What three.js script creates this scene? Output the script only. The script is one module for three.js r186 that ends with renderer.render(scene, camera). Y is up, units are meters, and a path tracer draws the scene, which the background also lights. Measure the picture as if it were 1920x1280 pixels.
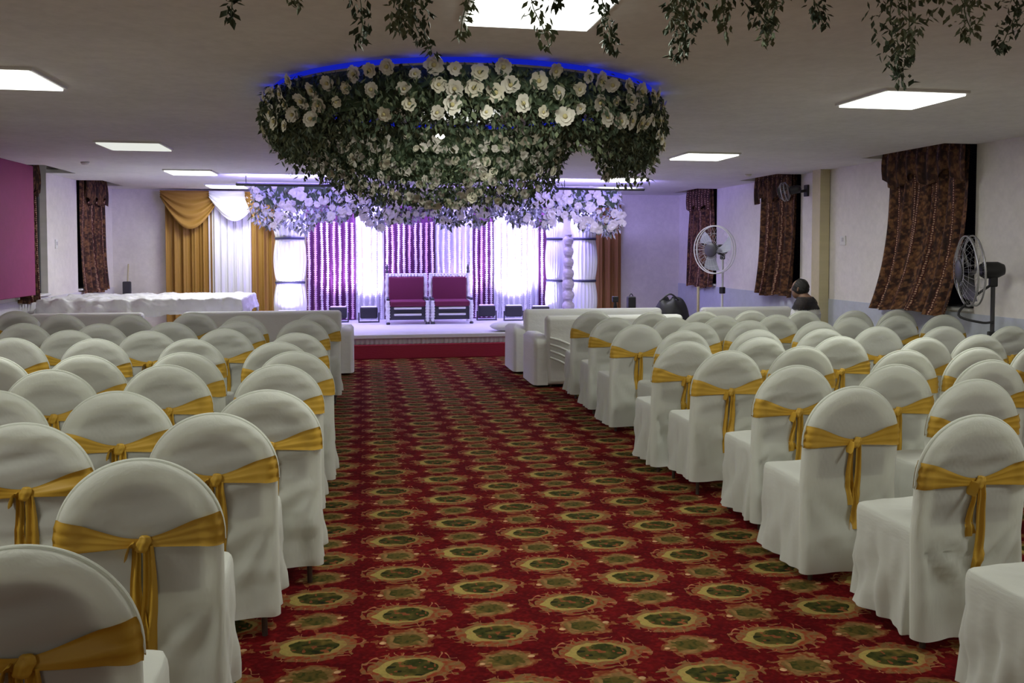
import * as THREE from 'three';
import { RoundedBoxGeometry } from 'three/addons/geometries/RoundedBoxGeometry.js';
import { mergeGeometries } from 'three/addons/utils/BufferGeometryUtils.js';
import { MarchingCubes } from 'three/addons/objects/MarchingCubes.js';
import { RectAreaLightUniformsLib } from 'three/addons/lights/RectAreaLightUniformsLib.js';

// ---------------------------------------------------------------- camera, sky, exposure
const scene = new THREE.Scene();
scene.background = new THREE.Color(0x010102);                       // night outside the windows
const camera = new THREE.PerspectiveCamera(2 * Math.atan(640 / 1600) * 180 / Math.PI, 1.5, 0.05, 100);
camera.position.set(0, 1.6, 0);
const YAW = Math.atan(280 / 1600), PITCH = Math.atan(60 / 1600);
camera.lookAt(Math.sin(YAW) * Math.cos(PITCH), 1.6 - Math.sin(PITCH), -Math.cos(YAW) * Math.cos(PITCH));
camera.setViewOffset(1920, 1280, 0, 112, 1920, 1280);               // the frame is a crop of a taller picture
const renderer = new THREE.WebGLRenderer();
renderer.toneMapping = THREE.LinearToneMapping;
renderer.toneMappingExposure = 1.06;
renderer.shadowMap.enabled = true;
RectAreaLightUniformsLib.init();

const PANEL_LIGHT = 29, PANEL_RGB = [0.98, 1.0, 0.92];
const ROOM = { x0: -4.3, x1: 6.1, z0: -15.9, z1: 3.2, ceil: 2.66 };

// ---------------------------------------------------------------- helpers
function rng(seed) { let a = seed >>> 0; return () => { a = (a + 0x6D2B79F5) | 0; let t = Math.imul(a ^ (a >>> 15), 1 | a); t = (t + Math.imul(t ^ (t >>> 7), 61 | t)) ^ t; return ((t ^ (t >>> 14)) >>> 0) / 4294967296; }; }
const hash2 = (x, y, s = 0) => { let h = Math.imul(x | 0, 374761393) ^ Math.imul(y | 0, 668265263) ^ Math.imul(s | 0, 2147483647 ^ 0x5bd1e995); h = Math.imul(h ^ (h >>> 13), 1274126177); return ((h ^ (h >>> 16)) >>> 0) / 4294967296; };
const sm = t => t * t * (3 - 2 * t), clamp = (v, a = 0, b = 1) => Math.min(b, Math.max(a, v)), lerp = (a, b, t) => a + (b - a) * t;
const sstep = (a, b, v) => sm(clamp((v - a) / (b - a)));
function vnoise(x, y, s = 0, wx = 0, wy = 0) {                       // value noise in -1..1, optionally periodic
  const ix = Math.floor(x), iy = Math.floor(y), fx = sm(x - ix), fy = sm(y - iy);
  const w = (v, m) => m ? ((v % m) + m) % m : v;
  const g = (a, b) => hash2(w(a, wx), w(b, wy), s);
  return 2 * lerp(lerp(g(ix, iy), g(ix + 1, iy), fx), lerp(g(ix, iy + 1), g(ix + 1, iy + 1), fx), fy) - 1;
}
const taken = {};
const numbered = n => { if (!(n in taken)) { taken[n] = 0; return n; } taken[n]++; return n + '_' + String(taken[n]).padStart(3, '0'); };
function shadows(m) { m.castShadow = true; m.receiveShadow = true; return m; }
function part(name, geo, mat, parent, label) {
  const m = shadows(new THREE.Mesh(Array.isArray(geo) ? merge(geo) : geo, mat)); m.name = name; parent.add(m);
  if (label) m.userData.label = label;
  return m;
}
function thing(name, label, category, [x, y, z] = [0, 0, 0], turn = 0, group) {
  const o = new THREE.Group(); o.name = numbered(name); scene.add(o);
  o.position.set(x, y, z); o.rotation.y = turn; o.userData = { label, category };
  if (group) o.userData.group = group;
  return o;
}
function solo(name, geo, mat, label, category, [x, y, z] = [0, 0, 0], turn = 0, group) {
  const m = shadows(new THREE.Mesh(Array.isArray(geo) ? merge(geo) : geo, mat)); m.name = numbered(name); scene.add(m);
  m.position.set(x, y, z); m.rotation.y = turn; m.userData = { label, category };
  if (group) m.userData.group = group;
  return m;
}
function struct(name, geo, mat, label) {
  const m = shadows(new THREE.Mesh(Array.isArray(geo) ? merge(geo) : geo, mat)); m.name = name; scene.add(m);
  m.userData = { kind: 'structure' }; if (label) m.userData.label = label;
  return m;
}
function clean(g) { const n = g.index ? g.toNonIndexed() : g; for (const k of Object.keys(n.attributes)) if (!['position', 'normal', 'uv'].includes(k)) n.deleteAttribute(k); if (!n.attributes.uv) n.setAttribute('uv', new THREE.BufferAttribute(new Float32Array(n.attributes.position.count * 2), 2)); return n; }
function merge(list) { return list.length === 1 ? list[0] : mergeGeometries(list.map(clean)); }
function grid(nu, nv, fn, closedU = false) {                          // fn(u, v) -> [x, y, z]; uv are 0..1
  const pos = [], uv = [], idx = [];
  for (let j = 0; j <= nv; j++) for (let i = 0; i <= nu; i++) { pos.push(...fn(i / nu, j / nv)); uv.push(i / nu, j / nv); }
  for (let j = 0; j < nv; j++) for (let i = 0; i < nu; i++) { const a = j * (nu + 1) + i, b = a + 1, c = a + nu + 1, d = c + 1; idx.push(a, b, d, a, d, c); }
  const g = new THREE.BufferGeometry();
  g.setAttribute('position', new THREE.Float32BufferAttribute(pos, 3)); g.setAttribute('uv', new THREE.Float32BufferAttribute(uv, 2)); g.setIndex(idx);
  g.computeVertexNormals();
  if (closedU) { const n = g.attributes.normal; for (let j = 0; j <= nv; j++) { const a = j * (nu + 1), b = a + nu; const x = n.getX(a) + n.getX(b), y = n.getY(a) + n.getY(b), z = n.getZ(a) + n.getZ(b), l = Math.hypot(x, y, z) || 1; n.setXYZ(a, x / l, y / l, z / l); n.setXYZ(b, x / l, y / l, z / l); } }
  return g;
}
function rbox(w, h, d, x = 0, y = 0, z = 0, r = 0.008, seg = 2) { const g = new RoundedBoxGeometry(w, h, d, seg, Math.min(r, w / 2.01, h / 2.01, d / 2.01)); g.translate(x, y, z); return g; }
function box(x0, x1, y0, y1, z0, z1) { const g = new THREE.BoxGeometry(x1 - x0, y1 - y0, z1 - z0); g.translate((x0 + x1) / 2, (y0 + y1) / 2, (z0 + z1) / 2); return g; }
function rod(a, b, r, r2 = r, seg = 10) {
  const A = new THREE.Vector3(...a), B = new THREE.Vector3(...b), d = B.clone().sub(A), L = d.length();
  const g = new THREE.CylinderGeometry(r2, r, L, seg); g.translate(0, L / 2, 0);
  g.applyQuaternion(new THREE.Quaternion().setFromUnitVectors(new THREE.Vector3(0, 1, 0), d.normalize())); g.translate(A.x, A.y, A.z); return g;
}
function tube(pts, r, n = 24, seg = 6, closed = false) { return new THREE.TubeGeometry(new THREE.CatmullRomCurve3(pts.map(p => new THREE.Vector3(...p)), closed), n, r, seg, closed); }
function lathe(pts, seg = 20, x = 0, y = 0, z = 0) { const g = new THREE.LatheGeometry(pts.map(p => new THREE.Vector2(...p)), seg); g.translate(x, y, z); return g; }
function ball(r, x, y, z, sx = 1, sy = 1, sz = 1, a = 14, b = 10) { const g = new THREE.SphereGeometry(r, a, b); g.scale(sx, sy, sz); g.translate(x, y, z); return g; }
function metricUV(g, fu, fv) { const p = g.attributes.position, u = g.attributes.uv; for (let i = 0; i < p.count; i++) u.setXY(i, fu(p.getX(i), p.getY(i), p.getZ(i)), fv(p.getX(i), p.getY(i), p.getZ(i))); return g; }
function tex(w, h, fn, srgb = true) {
  const d = new Uint8Array(w * h * 4);
  for (let y = 0; y < h; y++) for (let x = 0; x < w; x++) { const c = fn(x / w, y / h, x, y), k = (y * w + x) * 4; d[k] = clamp(c[0], 0, 255); d[k + 1] = clamp(c[1], 0, 255); d[k + 2] = clamp(c[2], 0, 255); d[k + 3] = 255; }
  const t = new THREE.DataTexture(d, w, h); t.wrapS = t.wrapT = THREE.RepeatWrapping; t.magFilter = THREE.LinearFilter; t.minFilter = THREE.LinearMipmapLinearFilter; t.generateMipmaps = true;
  if (srgb) t.colorSpace = THREE.SRGBColorSpace; t.needsUpdate = true; return t;
}
const mixc = (a, b, t) => [lerp(a[0], b[0], t), lerp(a[1], b[1], t), lerp(a[2], b[2], t)];

// ---------------------------------------------------------------- textures
const CW = 0.75, CD = 0.485;                                          // repeat of the carpet, metres
function carpetAt(u, v) {                                             // u, v in 0..1 over one repeat
  const X = u * CW, Z = v * CD;
  const n1 = vnoise(u * 24, v * 16, 1, 24, 16), n2 = vnoise(u * 60, v * 40, 2, 60, 40), n3 = vnoise(u * 12, v * 8, 3, 12, 8);
  const curl = Math.abs(vnoise(u * 15, v * 11, 4, 15, 11)), curl2 = Math.abs(vnoise(u * 22, v * 15, 6, 22, 15));
  const rel = (cx, cz) => { let dx = X - cx, dz = Z - cz; dx -= CW * Math.round(dx / CW); dz -= CD * Math.round(dz / CD); return [dx, dz]; };
  const gold = [150, 132, 72], tan = [124, 92, 56], green = [50, 52, 22], olive = [88, 74, 34], pale = [176, 138, 100], rust = [116, 50, 30];
  let c = mixc([92, 13, 15], [74, 8, 12], 0.5 + 0.5 * n3); c = mixc(c, [108, 26, 24], clamp(n2 * 0.35));
  for (const [cx, cz] of [[0, CD / 2], [CW / 2, 0]]) {                // the small olive motif between medallions
    const [dx, dz] = rel(cx, cz), r = Math.hypot(dx, dz / 0.74) + 0.022 * n1 + 0.01 * n2;
    if (r < 0.135 && (curl < 0.26 || r < 0.112)) c = mixc(rust, tan, clamp(0.45 + 0.8 * n2));
    if (r < 0.09) c = mixc(tan, olive, clamp(0.3 + n1)); if (r < 0.055) c = mixc(olive, green, clamp(0.4 + n2));
    const dr = Math.hypot(Math.abs(dx) - 0.1, dz / 0.8 + 0.02 * Math.sign(dx)); if (dr < 0.013 + 0.004 * n1) c = pale;
  }
  for (const [cx, cz] of [[0, 0], [CW / 2, CD / 2]]) {
    const [dx, dz] = rel(cx, cz), r = Math.hypot(dx, dz / 0.66) + 0.012 * n1, w = r + 0.02 * n3;
    if (w < 0.2 && w > 0.12 && curl < 0.22) c = mixc(tan, rust, clamp(0.4 + 0.6 * n2));                        // scrollwork
    if (w < 0.205 && w > 0.15 && curl2 < 0.07) c = mixc(pale, rust, 0.5);
    if (w < 0.162) c = mixc(tan, rust, clamp(0.3 + 0.9 * n2));
    if (r < 0.124 + (dx < 0 ? 0.008 * clamp(-dx / 0.08) : 0)) c = mixc(gold, tan, clamp(0.3 + 0.7 * n2 + 3 * dx));
    if (r < 0.1 + 0.004 * n2 && dx > -0.096 + 0.008 * n1) { c = mixc(green, olive, clamp(0.3 + 0.9 * n1)); if (vnoise(u * 40, v * 26, 7, 40, 26) > 0.5) c = mixc(rust, tan, 0.4); if (vnoise(u * 36, v * 24, 8, 36, 24) < -0.55) c = [36, 38, 20]; }
  }
  const g = 1 + 0.12 * n2; return [c[0] * g, c[1] * g, c[2] * g];
}
const carpetMap = tex(1024, 664, carpetAt);
const pileBump = tex(256, 256, (u, v, x, y) => { const k = 128 + 90 * (hash2(x, y, 9) - 0.5) + 40 * vnoise(u * 24, v * 24, 5, 24, 24); return [k, k, k]; }, false);
const plasterMap = tex(512, 512, (u, v) => { const k = 244 + 5 * vnoise(u * 5, v * 5, 11, 5, 5) + 4 * vnoise(u * 31, v * 31, 12, 31, 31) + 3 * vnoise(u * 90, v * 90, 13, 90, 90); return [k, k, k]; });
const clothBump = tex(512, 512, (u, v) => { const k = 128 + 50 * vnoise(u * 7, v * 9, 21, 7, 9) + 30 * vnoise(u * 17, v * 21, 22, 17, 21) + 14 * vnoise(u * 64, v * 64, 23, 64, 64); return [k, k, k]; }, false);
const sheetBump = tex(512, 512, (u, v) => { const a = Math.abs(vnoise(u * 9, v * 9, 31, 9, 9)), b = Math.abs(vnoise(u * 21, v * 21, 32, 21, 21)); const k = 60 + 120 * a + 60 * b; return [k, k, k]; }, false);
const damaskMap = tex(512, 512, (u, v) => {                            // brown curtain print: beaded pale lines on mottled bands
  const n = vnoise(u * 14, v * 5, 41, 14, 5), m = vnoise(u * 70, v * 30, 42, 70, 30), q = vnoise(u * 30, v * 24, 43, 30, 24);
  let c = mixc([118, 82, 54], [62, 36, 28], 0.5 + 0.6 * n); if (q > 0.25) c = mixc(c, [160, 124, 82], 0.55); if (q < -0.45) c = mixc(c, [44, 22, 18], 0.6);
  const l = Math.abs(((u * 4 + 0.02 * Math.sin(v * 31.4159)) % 1) - 0.5); if (l < 0.05 && Math.sin(v * Math.PI * 44) + 0.4 * m > -0.3) c = [204, 176, 150]; else if (l < 0.1) c = [78, 26, 24];
  const k = 1 + 0.2 * m; return [c[0] * k, c[1] * k, c[2] * k];
});
const pedestalGrain = tex(64, 64, (u, v) => { const k = 225 + 22 * vnoise(u * 20, v * 20, 51, 20, 20); return [k, k, k]; });

// ---------------------------------------------------------------- materials
const rgb = (r, g, b) => new THREE.Color().setRGB(r, g, b);
const std = (c, rough = 0.8, o = {}) => new THREE.MeshStandardMaterial({ color: c, roughness: rough, side: THREE.DoubleSide, ...o });
const rep = (t, x, y) => { const c = t.clone(); c.repeat.set(x, y); c.needsUpdate = true; return c; };
const M = {
  carpet: new THREE.MeshPhysicalMaterial({ color: 0xffffff, roughness: 1, specularIntensity: 0.12, side: THREE.DoubleSide, map: carpetMap, bumpMap: rep(pileBump, 3, 2), bumpScale: 0.004 }),
  ceiling: std(rgb(0.88, 0.88, 0.86), 0.9, { map: plasterMap }),
  wall: std(rgb(0.87, 0.83, 0.78), 0.85, { map: plasterMap }),
  dado: std(rgb(0.60, 0.64, 0.72), 0.6, { map: plasterMap }),
  dadoLeft: std(rgb(0.76, 0.74, 0.78), 0.6, { map: plasterMap }),
  magenta: std(rgb(0.30, 0.03, 0.12), 0.7, { map: plasterMap }),
  cream: std(rgb(0.62, 0.55, 0.33), 0.6, { map: plasterMap }),
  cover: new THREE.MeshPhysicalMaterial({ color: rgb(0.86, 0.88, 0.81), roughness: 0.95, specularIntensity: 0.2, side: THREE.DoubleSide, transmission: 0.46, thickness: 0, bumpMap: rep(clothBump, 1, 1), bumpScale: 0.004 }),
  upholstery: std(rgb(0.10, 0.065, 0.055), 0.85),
  sash: new THREE.MeshPhysicalMaterial({ color: rgb(0.55, 0.33, 0.035), roughness: 0.55, side: THREE.DoubleSide, sheen: 0.4, sheenRoughness: 0.4, sheenColor: rgb(0.8, 0.6, 0.2) }),
  leg: std(rgb(0.10, 0.08, 0.07), 0.4, { metalness: 0.6 }),
  sofa: std(rgb(0.72, 0.73, 0.69), 0.8, { bumpMap: rep(clothBump, 1.5, 1), bumpScale: 0.006 }),
  sheet: std(rgb(0.78, 0.78, 0.80), 0.45, { bumpMap: rep(sheetBump, 2, 1.2), bumpScale: 0.02 }),
  frameWhite: std(rgb(0.75, 0.75, 0.73), 0.5),
  black: std(rgb(0.015, 0.015, 0.017), 0.55),
  darkGrey: std(rgb(0.05, 0.05, 0.055), 0.45),
  steel: std(rgb(0.45, 0.45, 0.46), 0.35, { metalness: 0.7 }),
  fanWhite: std(rgb(0.7, 0.7, 0.72), 0.4),
  fanBlade: std(rgb(0.35, 0.37, 0.42), 0.5),
  curtain: std(rgb(0.72, 0.62, 0.58), 0.85, { map: damaskMap }),
  valance: std(rgb(0.62, 0.54, 0.53), 0.85, { map: rep(damaskMap, 2, 0.5) }),
  glass: new THREE.MeshPhysicalMaterial({ color: 0xffffff, roughness: 0.05, transmission: 1, thickness: 0, side: THREE.DoubleSide }),
  stageWhite: std(rgb(0.78, 0.78, 0.80), 0.6, { map: plasterMap }),
  skirt: std(rgb(0.60, 0.58, 0.60), 0.55),
  red: std(rgb(0.30, 0.012, 0.035), 0.85, { bumpMap: rep(pileBump, 6, 1), bumpScale: 0.003 }),
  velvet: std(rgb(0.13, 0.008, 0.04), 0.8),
  lacquer: std(rgb(0.78, 0.77, 0.78), 0.35),
  plum: std(rgb(0.17, 0.045, 0.15), 0.85),
  drapeWhite: std(rgb(0.80, 0.80, 0.84), 0.8),
  drapeYellow: std(rgb(0.33, 0.18, 0.03), 0.7),
  drapeOrange: std(rgb(0.30, 0.14, 0.04), 0.75),
  stringPale: std(rgb(0.80, 0.68, 0.74), 0.85),
  stringPink: std(rgb(0.72, 0.45, 0.58), 0.85),
  stringWhite: std(rgb(0.84, 0.83, 0.84), 0.85),
  petal: new THREE.MeshPhysicalMaterial({ color: rgb(0.80, 0.77, 0.66), roughness: 0.8, side: THREE.DoubleSide, transmission: 0.25, thickness: 0 }),
  petalCream: new THREE.MeshPhysicalMaterial({ color: rgb(0.74, 0.70, 0.55), roughness: 0.8, side: THREE.DoubleSide, transmission: 0.25, thickness: 0 }),
  petalBlush: new THREE.MeshPhysicalMaterial({ color: rgb(0.70, 0.66, 0.58), roughness: 0.8, side: THREE.DoubleSide, transmission: 0.25, thickness: 0 }),
  heart: std(rgb(0.50, 0.44, 0.20), 0.9),
  leafDark: std(rgb(0.05, 0.075, 0.04), 0.7),
  leafMid: std(rgb(0.13, 0.16, 0.085), 0.7),
  leafPale: std(rgb(0.55, 0.56, 0.60), 0.75),
  foam: std(rgb(0.075, 0.115, 0.055), 0.95),
  pot: std(rgb(0.62, 0.55, 0.60), 0.6, { map: pedestalGrain }),
  band: std(rgb(0.03, 0.03, 0.06), 0.7),
  skin: std(rgb(0.20, 0.11, 0.07), 0.6),
  hair: std(rgb(0.012, 0.010, 0.010), 0.7),
  vest: std(rgb(0.018, 0.018, 0.022), 0.8),
  shirt: std(rgb(0.70, 0.71, 0.70), 0.8),
  trouser: std(rgb(0.03, 0.03, 0.04), 0.8),
};
const glow = (c, k) => new THREE.MeshStandardMaterial({ color: 0x000000, emissive: c, emissiveIntensity: k, roughness: 1 });

// ================================================================ the room
{
  const T = 0.25, { x0, x1, z0, z1, ceil } = ROOM, top = 3.0;
  const f = metricUV(box(x0 - T, x1 + T, -0.2, 0, z0 - T, z1 + T), (x) => (x - 0.17) / CW, (x, y, z) => (z + 3.23) / CD);
  const fl = struct('floor', f, M.carpet, 'red hall carpet with gold and green medallions');
  // walls with window openings: a shape in (z, y), extruded along x
  const winR = [[-9.1, -7.7], [-12.35, -11.2], [-15.2, -14.1]], winL = [[-12.76, -11.6], [-15.18, -14.03]], SILL = 0.97;
  function sideWall(x, out, wins) {
    const s = new THREE.Shape(); s.moveTo(z0 - T, 0); s.lineTo(z1 + T, 0); s.lineTo(z1 + T, top); s.lineTo(z0 - T, top); s.closePath();
    for (const [a, b] of wins) { const h = new THREE.Path(); h.moveTo(a, SILL); h.lineTo(b, SILL); h.lineTo(b, 2.8); h.lineTo(a, 2.8); h.closePath(); s.holes.push(h); }
    const g = new THREE.ExtrudeGeometry(s, { depth: T, bevelEnabled: false }); g.rotateY(-Math.PI / 2);      // (z,y,depth) -> x = -depth, z = z
    g.translate(out > 0 ? x + T : x, 0, 0);
    return metricUV(g, (X, Y, Z) => Z / 2, (X, Y) => Y / 2);
  }
  struct('wall_right', sideWall(x1, 1, winR), M.wall, 'pale side wall with curtained windows');
  struct('wall_left', sideWall(x0, -1, winL), M.wall, 'pale side wall beside the buffet table');
  struct('wall_back', metricUV(box(x0, x1, 0, top, z0 - T, z0), x => x / 2, (x, y) => y / 2), M.wall, 'beige end wall behind the stage');
  struct('wall_front', metricUV(box(x0, x1, 0, top, z1, z1 + T), x => x / 2, (x, y) => y / 2), M.wall, 'wall behind the camera');
  // false ceiling with a notch above every window, and the slab over it
  const s = new THREE.Shape(), nd = 0.38; s.moveTo(x0, z1);
  for (const [a, b] of [...winL]) { s.lineTo(x0, b + 0.02); s.lineTo(x0 + nd, b + 0.02); s.lineTo(x0 + nd, a - 0.02); s.lineTo(x0, a - 0.02); }
  s.lineTo(x0, z0); s.lineTo(x1, z0);
  for (const [a, b] of [...winR].reverse()) { s.lineTo(x1, a - 0.02); s.lineTo(x1 - nd, a - 0.02); s.lineTo(x1 - nd, b + 0.02); s.lineTo(x1, b + 0.02); }
  s.lineTo(x1, z1); s.closePath();
  const cg = new THREE.ExtrudeGeometry(s, { depth: 0.05, bevelEnabled: false }); cg.rotateX(Math.PI / 2); cg.translate(0, ceil + 0.05, 0);   // (x, z) -> y = -depth
  struct('ceiling', [metricUV(cg, x => x / 2, (x, y, z) => z / 2), metricUV(box(x0 - T, x1 + T, top, top + 0.15, z0 - T, z1 + T), x => x / 2, (x, y, z) => z / 2)], M.ceiling, 'plain off-white false ceiling');
  // painted dado, pilaster
  struct('trim_1', metricUV(box(x1 - 0.012, x1, 0, 0.95, z0, z1), (x, y, z) => z / 2, (x, y) => y / 2), M.dado, 'blue-grey dado along the curtained wall');
  struct('trim_2', metricUV(box(x0, x0 + 0.012, 0, 0.95, z0, z1), (x, y, z) => z / 2, (x, y) => y / 2), M.dadoLeft, 'pale lilac dado along the side wall');
  struct('trim_3', [metricUV(box(x1 - 0.15, x1 - 0.013, 0, ceil, -10.62, -10.42), (x, y, z) => z / 2, (x, y) => y / 2)], M.cream, 'cream pilaster between two curtained windows');
  // windows: frame, sill, two panes
  let n = 1;
  for (const [wins, X, side] of [[winR, x1, 1], [winL, x0, -1]]) for (const [a, b] of wins) {
    const w = new THREE.Group(); w.name = 'window_' + n++; w.userData = { kind: 'structure', label: 'night-dark window behind a curtain' }; scene.add(w);
    w.position.set(X + side * 0.12, 0, (a + b) / 2); const L = b - a, y0 = SILL, y1 = 2.8;
    part('window_frame', [box(-0.03, 0.03, y0, y0 + 0.05, -L / 2, L / 2), box(-0.03, 0.03, y1 - 0.05, y1, -L / 2, L / 2), box(-0.03, 0.03, y0, y1, -L / 2, -L / 2 + 0.05), box(-0.03, 0.03, y0, y1, L / 2 - 0.05, L / 2), box(-0.025, 0.025, y0, y1, -0.025, 0.025)], M.darkGrey, w);
    for (const k of [-1, 1]) part('pane', box(-0.003, 0.003, y0 + 0.05, y1 - 0.05, k < 0 ? -L / 2 + 0.05 : 0.025, k < 0 ? -0.025 : L / 2 - 0.05), M.glass, w);
    part('window_sill', rbox(0.16, 0.03, L - 0.01, -side * 0.085, y0 + 0.015, 0), M.frameWhite, w);
  }
}
// magenta panel on the left wall
solo('wall_panel', metricUV(rbox(0.06, 1.64, 3.6, 0, 0, 0, 0.01), (x, y, z) => z / 2, (x, y) => y / 2), M.magenta, 'plain magenta panel on the left wall before the dark window', 'wall panel', [-4.3 + 0.16, 1.03 + 0.81, -9.96]);
part('batten', [box(-0.1, 0, -0.7, -0.66, -1.7, 1.7), box(-0.1, 0, 0.66, 0.7, -1.7, 1.7)], M.frameWhite, scene.getObjectByName('wall_panel'));

// ================================================================ ceiling panels (lamps)
function ceilingPanel(x, z, label, k = 1, group = 'square ceiling light panels') {
  const p = thing('ceiling_light', label, 'ceiling light', [x, ROOM.ceil, z], 0, group);
  const S = 0.3;
  part('frame', [rbox(0.62, 0.02, 0.024, 0, -0.008, S, 0.004), rbox(0.62, 0.02, 0.024, 0, -0.008, -S, 0.004), rbox(0.024, 0.02, 0.62, S, -0.008, 0, 0.004), rbox(0.024, 0.02, 0.62, -S, -0.008, 0, 0.004)], M.frameWhite, p);
  part('light_diffuser', rbox(0.58, 0.03, 0.58, 0, -0.016, 0, 0.004), glow(rgb(...PANEL_RGB), k < 1 ? 0.75 : 3), p);
  const l = new THREE.RectAreaLight(rgb(...PANEL_RGB), PANEL_LIGHT * k, 0.56, 0.56); l.name = 'panel_light'; l.position.set(0, -0.034, 0); l.rotation.x = -Math.PI / 2; p.add(l);
}
ceilingPanel(0.76, -3.66, 'big bright ceiling panel at the top edge of the picture');
ceilingPanel(0.76, -6.6, 'dim ceiling panel inside the ring of the flower canopy', 0.22);
ceilingPanel(3.7, -5.44, 'bright ceiling panel below the long hanging vine on the right');
ceilingPanel(3.78, -9.12, 'bright ceiling panel in front of the second curtained window');
ceilingPanel(3.84, -12.35, 'bright ceiling panel nearest the stage on the right');
ceilingPanel(-2.2, -5.72, 'bright ceiling panel cut by the left edge of the picture');
ceilingPanel(-2.26, -9.2, 'dimmer ceiling panel over the left chairs', 0.12);
ceilingPanel(-2.28, -12.2, 'bright ceiling panel over the buffet table');
ceilingPanel(-2.2, -14.75, 'bright ceiling panel in front of the yellow drapes');
ceilingPanel(-2.2, 1.5, 'dimmed ceiling panel behind the camera on the left', 0.45);
ceilingPanel(3.7, 1.5, 'dimmed ceiling panel behind the camera on the right', 0.3);
ceilingPanel(3.7, -1.9, 'ceiling panel above the frame over the nearest right chairs');
ceilingPanel(-2.2, -2.2, 'ceiling panel above the frame over the nearest left chairs');
for (const [x, z, l] of [[-3.3, -11.1, 'small round ceiling sensor near the magenta panel'], [5.35, -11.3, 'small round ceiling sensor near the second curtain']])
  solo('smoke_sensor', lathe([[0, -0.035], [0.03, -0.034], [0.045, -0.02], [0.05, 0], [0, 0]], 18), M.frameWhite, l, 'sensor', [x, ROOM.ceil, z], 0, 'ceiling sensors');

// ================================================================ curtains
function curtain(x, za, zb, side, sway, seed, label) {                  // hangs along z on a side wall; side = +1 right wall
  const c = thing('window_curtain', label, 'curtain', [x, 0, (za + zb) / 2], 0, 'brown patterned window curtains');
  const L = zb - za, y0 = 0.93, y1 = 2.74, r = rng(seed), ph = [r() * 6, r() * 6, r() * 6];
  const fold = (u, v) => (0.05 * Math.sin(u * Math.PI * 11 + ph[0] + 0.6 * Math.sin(v * 4)) + 0.018 * Math.sin(u * Math.PI * 23 + ph[1] + v * 2)) * (0.55 + 0.45 * (1 - v));
  const g = grid(110, 34, (u, v) => {
    const y = lerp(y0, y1, v) + 0.02 * Math.sin(u * 9 + ph[2]) * (1 - v), d = 1 - v;
    const pinch = 1 - 0.015 * Math.exp(-(((v - 0.8) / 0.13) ** 2));
    return [-side * (0.06 + sway[0] * d * d * d * (0.6 + 0.4 * Math.sin(u * 3)) + fold(u, v)), y, (u - 0.5) * L * pinch - sway[1] * d * d * d];
  });
  metricUV(g, () => 0, () => 0); const uv = g.attributes.uv; let k = 0;
  for (let j = 0; j <= 34; j++) for (let i = 0; i <= 110; i++) uv.setXY(k++, i / 110 * L / 0.55, j / 34 * 1.8 / 0.55);
  part('panel', g, M.curtain, c);
  const w = grid(90, 14, (u, v) => { const sag = 0.30 + 0.16 * Math.abs(Math.sin(u * Math.PI * 2.5 + ph[1])); return [-side * (0.115 + 0.03 * Math.sin(u * Math.PI * 16 + ph[2]) * (0.4 + v * 0.6) + 0.02 * Math.sin(v * 3)), y1 + 0.01 - v * sag, (u - 0.5) * (L + 0.02)]; });
  part('valance', w, M.valance, c);
  part('curtain_rod', rod([-side * 0.09, y1 + 0.02, -L / 2 - 0.03], [-side * 0.09, y1 + 0.02, L / 2 + 0.03], 0.012), M.darkGrey, c);
}
curtain(6.1, -9.08, -7.70, 1, [0.20, 0.16], 3, 'largest brown patterned curtain, billowing beside the dark pedestal fan');
curtain(6.1, -12.34, -11.2, 1, [0.10, 0.03], 5, 'brown patterned curtain below the small wall fan');
curtain(6.1, -15.18, -14.11, 1, [0.04, 0], 7, 'brown patterned curtain behind the pale pedestal fan');
curtain(-4.3, -15.14, -14.07, -1, [0.05, 0.05], 9, 'narrow brown patterned curtain on the left wall');
curtain(-4.3, -12.15, -11.64, -1, [0.02, 0], 11, 'brown curtain edge half hidden by the magenta panel');

// ================================================================ stage
{
  const st = thing('stage_platform', 'low white stage with pleated silver skirt and red carpeted step', 'stage', [1.36, 0, -14.2]);
  const hw = 2.84;
  part('deck', rbox(2 * hw, 0.06, 3.1, 0, 0.32, 0, 0.012), M.stageWhite, st);
  part('base', box(-hw + 0.02, hw - 0.02, 0, 0.29, -1.5, 1.38), M.frameWhite, st);
  part('pleated_skirt', grid(760, 3, (u, v) => [lerp(-hw, hw, u), lerp(0.2, 0.335, v), 1.49 + (0.012 * Math.sin(u * 520) + 0.006 * Math.sin(u * 211 + 1)) * (1.2 - v)]), M.skirt, st, 'gathered silvery cloth');
  part('step', rbox(2 * hw, 0.205, 0.2, 0, 0.1025, 1.5, 0.01), M.red, st, 'red carpeted step');
}
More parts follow.
